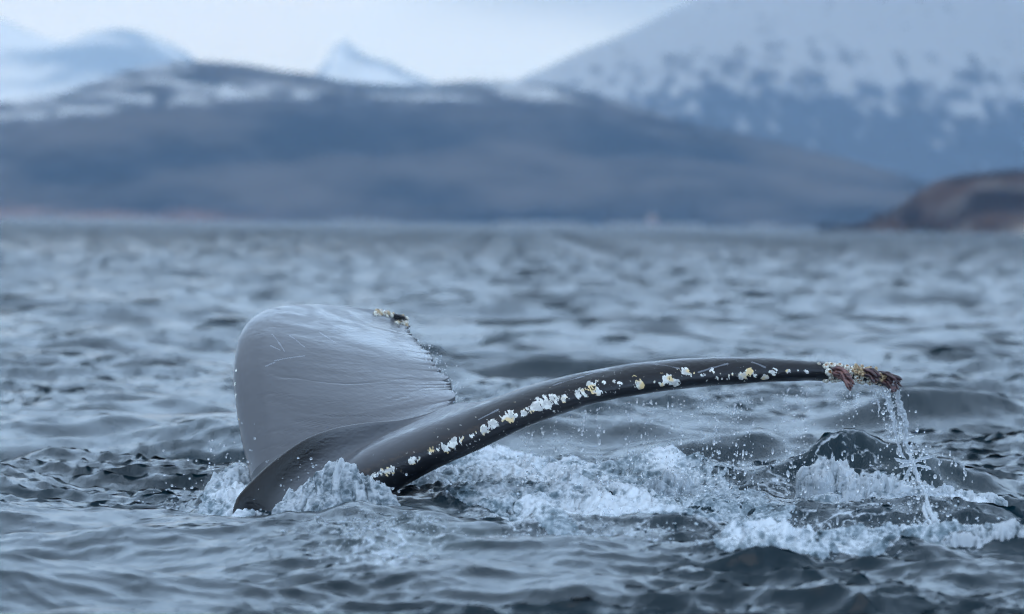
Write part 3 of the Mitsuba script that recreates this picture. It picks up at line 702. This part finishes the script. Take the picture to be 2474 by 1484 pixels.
def splash(lumps, white, label, seed, step=0.005):
    """A heap of broken water round the points (px, py, depth, radius, flatness): steep, torn ridges, white where whipped up."""
    C = np.array([[*at(a, b, y), r, fl] for a, b, y, r, fl in lumps])
    x = np.arange(C[:, 0].min() - 0.14, C[:, 0].max() + 0.14, step)
    y = np.arange(C[:, 1].min() - 0.14, C[:, 1].max() + 0.14, step * 1.3)
    X, Y = np.meshgrid(x, y, indexing='ij')
    base = np.full(X.shape, -0.25)
    wob = 0.05 * (meshkit.fbm(np.stack([X / 0.07, Y / 0.07, 0 * X], -1), 3, seed + 1) - 0.5) * 2
    wob2 = 0.05 * (meshkit.fbm(np.stack([X / 0.07, Y / 0.07, 0 * X + 5], -1), 3, seed + 1) - 0.5) * 2
    for cx, cy, cz, r, fl in C:
        d2 = ((X + wob - cx) / (1.35 * r)) ** 2 + ((Y + wob2 - cy) / (1.2 * r)) ** 2
        base = np.maximum(base, np.where(d2 < 1.9, cz + r * fl * (1.15 - 1.35 * d2), -0.25))
    q = np.stack([X / 0.040, Y / 0.07, base / 0.13], -1)
    q = q + 1.1 * (meshkit.fbm(q * 0.8, 2, seed + 5)[..., None] - 0.5)
    r1, r2 = ridged(q, seed), ridged(q * 2.6 + 3, seed + 7)
    hgt = np.clip((base + 0.02) / 0.10, 0, 1)
    z = base + hgt * (0.021 * r1 + 0.010 * r2 - 0.010)
    spike = np.clip(meshkit.fbm(q * 1.3 + 9, 2, seed + 3) - 0.62, 0, 1)
    z += hgt * spike * 0.15
    V_ = np.stack([X + 0.022 * (meshkit.fbm(q * 1.7 + 2, 2, seed + 8) - 0.5) * 2, Y - 0.03 * r1 * hgt, z], -1).reshape(-1, 3)
    w = np.clip(white + 0.75 * (np.maximum(r1, r2 * 0.8) - 0.55) + 0.5 * spike, 0, 1).ravel()
    f = grid_faces(len(x), len(y))
    ok = (base.ravel()[f] > -0.2).any(1)
    f = f[ok]
    used, inv_ = np.unique(f, return_inverse=True)
    key = add('splash', mikit.ply((V_[used], inv_.reshape(-1, 4)), 'splash_skin', smooth=True, uv=np.stack([w, w * 0], -1)[used]))
    labels[key] = {'label': label, 'category': 'splash'}
scene['frothy_water'] = {'type': 'blendbsdf', 'weight': 0.5, 'a': {'type': 'ref', 'id': 'clear_water'}, 'b': {'type': 'twosided', 'b': {'type': 'ref', 'id': 'foam_skin'}}}
splash([(735, 1212, 19.25, .05, .6), (765, 1195, 19.25, .06, .8), (795, 1182, 19.25, .07, .95), (825, 1168, 19.25, .075, 1.0), (855, 1170, 19.25, .065, 1.0), (882, 1184, 19.25, .06, .8), (912, 1196, 19.2, .05, .6),
        (800, 1215, 19.2, .07, .5), (860, 1212, 19.2, .07, .5), (930, 1208, 19.2, .045, .5), (705, 1226, 19.2, .04, .4)], 0.44, 'clear glassy splash heaped up in front of the whale tail', 3)
splash([(505, 1212, 20.25, .05, .6), (540, 1196, 20.3, .07, .8), (575, 1180, 20.35, .08, .9), (605, 1172, 20.4, .075, .9), (630, 1185, 20.4, .07, .8), (560, 1215, 20.2, .07, .5), (610, 1215, 20.25, .07, .6), (470, 1225, 20.2, .05, .35)],
       0.58, 'white frothy splash at the left of the whale tail', 13)
splash([(1968, 1142, 20.75, .035, .7), (1990, 1132, 20.75, .04, .8), (2015, 1138, 20.75, .045, .8), (1985, 1158, 20.7, .045, .6), (2020, 1166, 20.7, .045, .5), (2045, 1150, 20.75, .03, .6), (2065, 1168, 20.7, .03, .5)],
       0.58, 'froth breaking on the steep dark wave at the right', 23)
splash([(2060, 1198, 20.2, .05, .5), (2100, 1185, 20.2, .065, .7), (2140, 1180, 20.2, .065, .7), (2180, 1188, 20.2, .06, .6), (2230, 1194, 20.2, .055, .5), (2280, 1198, 20.2, .055, .5), (2330, 1203, 20.2, .05, .45), (2380, 1206, 20.2, .045, .4)],
       0.58, 'low band of white froth at the foot of the steep dark wave', 33)
splash([(1790, 1343, 17.0, .03, .4), (1850, 1336, 17.0, .035, .45), (1915, 1343, 17.0, .04, .4), (1975, 1348, 17.0, .04, .4), (2030, 1342, 17.0, .04, .4), (2090, 1338, 17.0, .04, .4), (2150, 1334, 17.0, .035, .4), (2205, 1330, 17.0, .035, .4),
        (2260, 1322, 17.0, .045, .5), (2320, 1316, 17.0, .05, .55), (2370, 1306, 17.0, .055, .7), (2410, 1300, 17.0, .06, .8), (2450, 1298, 17.0, .06, .8), (2490, 1300, 17.0, .055, .7)],
       0.50, 'long white foam crest across the lower right foreground', 43)
splash([(1605, 1172, 20.6, .04, .8), (1620, 1164, 20.6, .04, .9), (1640, 1172, 20.6, .035, .7), (1612, 1190, 20.5, .035, .6)], 0.58, 'small knob of foam in the middle of the churned water', 53)

DROP = trimesh.creation.icosphere(subdivisions=1)
def drops(P, r, stretch, name, label, bsdf='clear_water'):
    dv, df = np.array(DROP.vertices), np.array(DROP.faces)
    n = len(P)
    v = P[:, None] + dv[None] * r[:, None, None] * np.stack([np.ones(n), np.ones(n), stretch], -1)[:, None]
    f = df[None] + (np.arange(n) * len(dv))[:, None, None]
    nn = np.tile(dv, (n, 1))
    key = add(name, mikit.ply(trimesh.Trimesh(v.reshape(-1, 3), f.reshape(-1, 3), process=False), bsdf, smooth=True))
    labels[key] = {'label': label, 'category': 'water drops', 'kind': 'stuff'}

# drops falling from the near lobe
P, RR, SS = [], [], []
streaks = rng.uniform(1240, 1990, 34)
for k in range(1000):
    u = rng.choice(streaks) + rng.normal() * 5 if rng.uniform() < 0.72 else rng.uniform(1230, 2010)
    lo = np.interp(u, [1230, 1400, 1530, 1750, 1990, 2020], [1056, 990, 963, 942, 925, 930]) + 6
    v = lo + (1225 - lo) * rng.uniform() ** 1.35
    P.append(at(u, v, Y0 - 0.25 + rng.uniform(-0.25, 0.45))); RR.append(min(.0016 * (1 + rng.pareto(2.0)), .0052)); SS.append(rng.choice([rng.uniform(.9, 1.4), rng.uniform(1.6, 3.0)], p=[.75, .25]))
for k in range(420):                                       # falling on the churned water
    u, v = rng.uniform(1450, 2350), rng.uniform(1090, 1300)
    P.append(at(u, v, min(19.9, 1.22 / ((v - 543) * 9.09e-5)) - rng.uniform(0, 0.7))); RR.append(min(.0018 * (1 + rng.pareto(2.2)), .006)); SS.append(rng.uniform(1.2, 3.4))
drops(np.array(P), np.array(RR), np.array(SS), 'falling_drops', 'many clear drops falling from the near fluke onto the churned water', 'white_water')
P, RR = [], []
for k in range(150):
    t_ = rng.uniform(); a_ = np.interp(t_, [0, .5, 1], [1005, 1055, 1100]); b_ = np.interp(t_, [0, .5, 1], [830, 905, 975])
    P.append(at(a_ + abs(rng.normal()) * 22, b_ + rng.normal() * 8, Y0 + 0.9 + rng.normal() * 0.15)); RR.append(rng.uniform(.0015, .0038))
for k in range(170):
    P.append(at(rng.normal(815, 75), 1215 - abs(rng.normal()) * 38 - 40 * math.exp(-((k % 17) - 8) ** 2 / 20), 19.2 + rng.normal() * 0.06)); RR.append(min(.0018 * (1 + rng.pareto(2.2)), .006))
for k in range(110):
    P.append(at(rng.normal(560, 70), rng.normal(1150, 45), 20.2 + rng.normal() * 0.3)); RR.append(rng.uniform(.002, .006))
drops(np.array(P), np.array(RR), np.ones(len(P)), 'spray_drops', 'fine spray drops around the base and the toothed edge of the whale tail', 'white_water')

def stream(paths, label, seed):
    r = np.random.default_rng(seed)
    parts = []
    for pts, w in paths:
        pts = np.array(pts, float)
        s_ = np.concatenate([[0], np.cumsum(np.hypot(*np.diff(pts[:, :2], axis=0).T))]); s_ /= s_[-1]
        n = max(int(np.hypot(*(pts[-1, :2] - pts[0, :2])) / 2.2), 8)
        s2 = np.linspace(0, 1, n)
        C = PchipInterpolator(s_, np.array([at(a, b, y) for a, b, y in pts]))(s2)
        C += 0.012 * (meshkit.fbm(np.stack([s2 * n / 5, s2 * 0 + seed, s2 * 0], -1), 3, seed)[:, None] - 0.5) * np.array([2, 1, 0.6])
        rad_ = 0.95 * w * (0.35 + 1.2 * meshkit.fbm(np.stack([s2 * n / 3.5, s2 * 0 + 5.5, s2 * 0], -1), 3, seed + 1)) * np.clip(6 * np.minimum(s2 + .05, 1.05 - s2), 0.2, 1)
        parts.append(tube(C, rad_, 9))
    m = trimesh.util.concatenate(parts)
    key = add('water_stream', mikit.ply(m, 'frothy_water', smooth=True))
    labels[key] = {'label': label, 'category': 'water stream'}
stream([([(2166, 943, 20.0), (2176, 980, 20.0), (2186, 1015, 20.0), (2190, 1045, 20.0), (2188, 1062, 20.0), (2195, 1090, 20.0), (2204, 1118, 20.0)], .0105),
        ([(2170, 945, 19.98), (2182, 1000, 20.0), (2190, 1040, 19.99)], .007), ([(2163, 948, 20.02), (2172, 985, 20.02), (2181, 1020, 20.0)], .006)], 'thick stream of water pouring straight off the fluke tip', 4)
stream([([(2126, 935, 19.98), (2138, 960, 19.98), (2150, 990, 19.98), (2160, 1020, 19.98), (2166, 1050, 19.98), (2172, 1080, 19.98), (2192, 1112, 19.98)], .0055), ([(2136, 935, 20.0), (2148, 965, 20.0), (2160, 1000, 20.0), (2168, 1040, 20.0)], .0045),
        ([(2112, 938, 19.96), (2118, 965, 19.96), (2126, 1000, 19.96)], .003)], 'thin broken strings of water left of the thick stream', 9)
stream([([(2204, 1118, 20.0), (2212, 1135, 20.0), (2222, 1160, 19.5), (2232, 1190, 19.0), (2240, 1220, 18.4)], .010), ([(2160, 1108, 20.0), (2180, 1114, 20.0), (2205, 1116, 20.0), (2228, 1108, 20.0), (2250, 1106, 20.0)], .008),
        ([(2170, 1130, 20.0), (2188, 1124, 20.0), (2206, 1120, 20.0)], .007), ([(2206, 1120, 20.0), (2196, 1140, 20.0), (2186, 1160, 20.0)], .008), ([(2210, 1124, 20.0), (2230, 1126, 20.0), (2252, 1134, 20.0)], .006)],
       'star shaped burst where the streams meet the dark wave', 14)
stream([([(2238, 1212, 18.5), (2250, 1240, 18.1), (2262, 1268, 17.75), (2268, 1306, 17.4)], .010), ([(2228, 1216, 18.5), (2238, 1242, 18.1), (2246, 1278, 17.7)], .008), ([(2256, 1240, 18.1), (2262, 1266, 17.8)], .011),
        ([(2240, 1262, 17.85), (2274, 1270, 17.8)], .006)], 'tail end of the falling water low at the right', 19)
P, RR, SS = [], [], []
for k in range(480):
    t_ = rng.uniform()
    a_ = np.interp(t_, [0, .4, .6, 1], [2140, 2175, 2205, 2260]); b_ = np.interp(t_, [0, .4, .6, 1], [945, 1060, 1120, 1310])
    P.append(at(a_ + rng.normal() * (16 + 22 * t_), b_ + rng.normal() * 14, 20.0 + rng.normal() * 0.06 - 5.6 * max(t_ - .55, 0))); RR.append(rng.choice([.0025, .0035, .005, .0075], p=[.4, .35, .18, .07])); SS.append(rng.uniform(0.8, 1.6))
for k in range(60):
    P.append(at(rng.uniform(2020, 2080) + rng.normal() * 6, 945 + abs(rng.normal()) * 45, 19.9)); RR.append(rng.uniform(.002, .004)); SS.append(1.1)
drops(np.array(P), np.array(RR), np.array(SS), 'stream_drops', 'drops scattered around the water pouring off the fluke tip', 'white_water')

# the whipped surface of the churned water: fine torn relief, white on the ridges
fx, fy = np.arange(-1.75, 2.35, 0.0075), np.arange(14.6, 25.5, 0.016)
FX, FY = np.meshgrid(fx, fy, indexing='ij')
dens = lookup(foam_grid, FX.ravel(), FY.ravel()).reshape(FX.shape)
sel = dens > 0.36
keepf = grid_faces(len(fx), len(fy))
keepf = keepf[sel.ravel()[keepf].any(1)]
used, inv_ = np.unique(keepf, return_inverse=True)
ux, uy, ud = FX.ravel()[used], FY.ravel()[used], dens.ravel()[used]
SP, _, _ = sea(ux, uy)
q = np.stack([ux / 0.060, uy / 0.20, SP[:, 2] / 0.1], -1)
q = q + 1.2 * (meshkit.fbm(q * 0.7, 2, 105)[:, None] - 0.5)
r1, r2, r3 = ridged(q, 101), ridged(q * 2.3 + 4, 102), ridged(q * 5.1 + 8, 103, 2)
big = meshkit.fbm(np.stack([ux / 0.35, uy / 0.8, 0 * ux], -1), 3, 104)
rel = 0.5 * r1 + 0.3 * r2 + 0.2 * r3
lift = ud ** 1.2 * (0.022 * (r1 - 0.25) + 0.015 * (r2 - 0.3) + 0.008 * r3) * (0.4 + 1.2 * big) - 0.022 + 0.026 * sstep(0.34, 0.52, ud)
SP[:, 2] += np.where(lift > 0, lift, lift - 0.01)
SP[:, 1] -= 0.03 * r1 * ud
w = np.clip(0.04 + 0.66 * ud ** 1.2 * (0.15 + 1.6 * big) + 0.40 * (np.maximum(r1, 0.9 * r2) - 0.55), 0, 1)
scene['foam'] = mikit.ply((SP, inv_.reshape(-1, 4)), 'heap_skin', smooth=True, uv=np.stack([w, w * 0], -1))
labels['foam'] = {'label': 'whipped white foam and torn water around and beyond the near fluke', 'category': 'foam', 'kind': 'stuff'}
print('foam tris', 2 * len(inv_) // 4)

# froth: small beads of foam standing on the churned water
k = rng.choice(foam_grid.size, size=26000, p=(foam_grid ** 2.2 / np.maximum(0.06 * (gy - 12), 0.3)).ravel() / (foam_grid ** 2.2 / np.maximum(0.06 * (gy - 12), 0.3)).sum())
bx, by = gx.ravel()[k] + rng.uniform(-.01, .01, len(k)), gy.ravel()[k] + rng.uniform(-.01, .01, len(k))
keep = meshkit.fbm(np.stack([bx / 0.14, by / 0.35, 0 * bx], -1), 3, 77) > 0.47
bx, by = bx[keep], by[keep]
BP, bf, _ = sea(bx, by)
br = rng.choice([.0025, .0035, .005, .007], p=[.4, .35, .18, .07], size=len(bx))
BP[:, 2] += br * 0.5 + 0.03 * rng.exponential(0.35, len(bx)) * bf
DROP = trimesh.creation.icosphere(subdivisions=0)
drops(BP, br, rng.uniform(0.7, 1.1, len(br)), 'froth', 'white froth of bubbles and beads on the churned water', 'foam_skin')
labels['froth']['category'] = 'foam'

# ---------------------------------------------------------------- haze box
scene['haze'] = {'type': 'cube', 'bsdf': {'type': 'null'}, 'interior': {'type': 'ref', 'id': 'air'},
                 'to_world': T().translate([0, 5400, 600 - 5]).scale([3600, 6000, 605])}
labels['haze'] = {'label': 'thin blue haze over the far shore', 'category': 'haze', 'kind': 'stuff'}

# ---------------------------------------------------------------- cloud hanging on the mountain tops
def cloud_bank(lo, hi, n, dens, base, seed):
    ax = [np.linspace(a, b, k) for a, b, k in zip(lo, hi, n)]
    Zc, Yc, Xc = np.meshgrid(ax[2], ax[1], ax[0], indexing='ij')
    nz = meshkit.fbm(np.stack([Xc / 420, Yc / 900, Zc / 130], -1), 4, seed)
    g = sstep(base - 40, base + 170, Zc + 150 * (nz - 0.5)) * (0.45 + 1.3 * sstep(0.35, 0.7, nz))
    for C_, a, b in ((Xc, lo[0], hi[0]), (Yc, lo[1], hi[1]), (Zc, -1e9, hi[2])):
        w_ = (b - a) if a > -1e8 else 600
        g = g * sstep(0, 0.16 * w_, hi[2] - C_ if a < -1e8 else np.minimum(C_ - a, b - C_))
    g = 7.8e-5 + dens * g
    lo, hi = np.array(lo, float), np.array(hi, float)
    scene['cloud_air'] = {'type': 'heterogeneous', 'albedo': rgb(0.97, 0.975, 0.98), 'scale': 1.0,
                          'sigma_t': {'type': 'gridvolume', 'grid': mi.VolumeGrid(g[..., None].astype(np.float32)), 'filter_type': 'trilinear', 'to_world': T().translate(lo.tolist()).scale((hi - lo).tolist())}}
    scene['cloud'] = {'type': 'cube', 'bsdf': {'type': 'null'}, 'interior': {'type': 'ref', 'id': 'cloud_air'}, 'exterior': {'type': 'ref', 'id': 'air'},
                      'to_world': T().translate(((lo + hi) / 2).tolist()).scale(((hi - lo) / 2).tolist())}
    labels['cloud'] = {'label': 'soft pale cloud veiling the top of the big mountain at the right', 'category': 'cloud', 'kind': 'stuff'}
cloud_bank((-250, 4300, 150), (2100, 7600, 1000), (40, 40, 40), 1.3e-3, 245, 71)
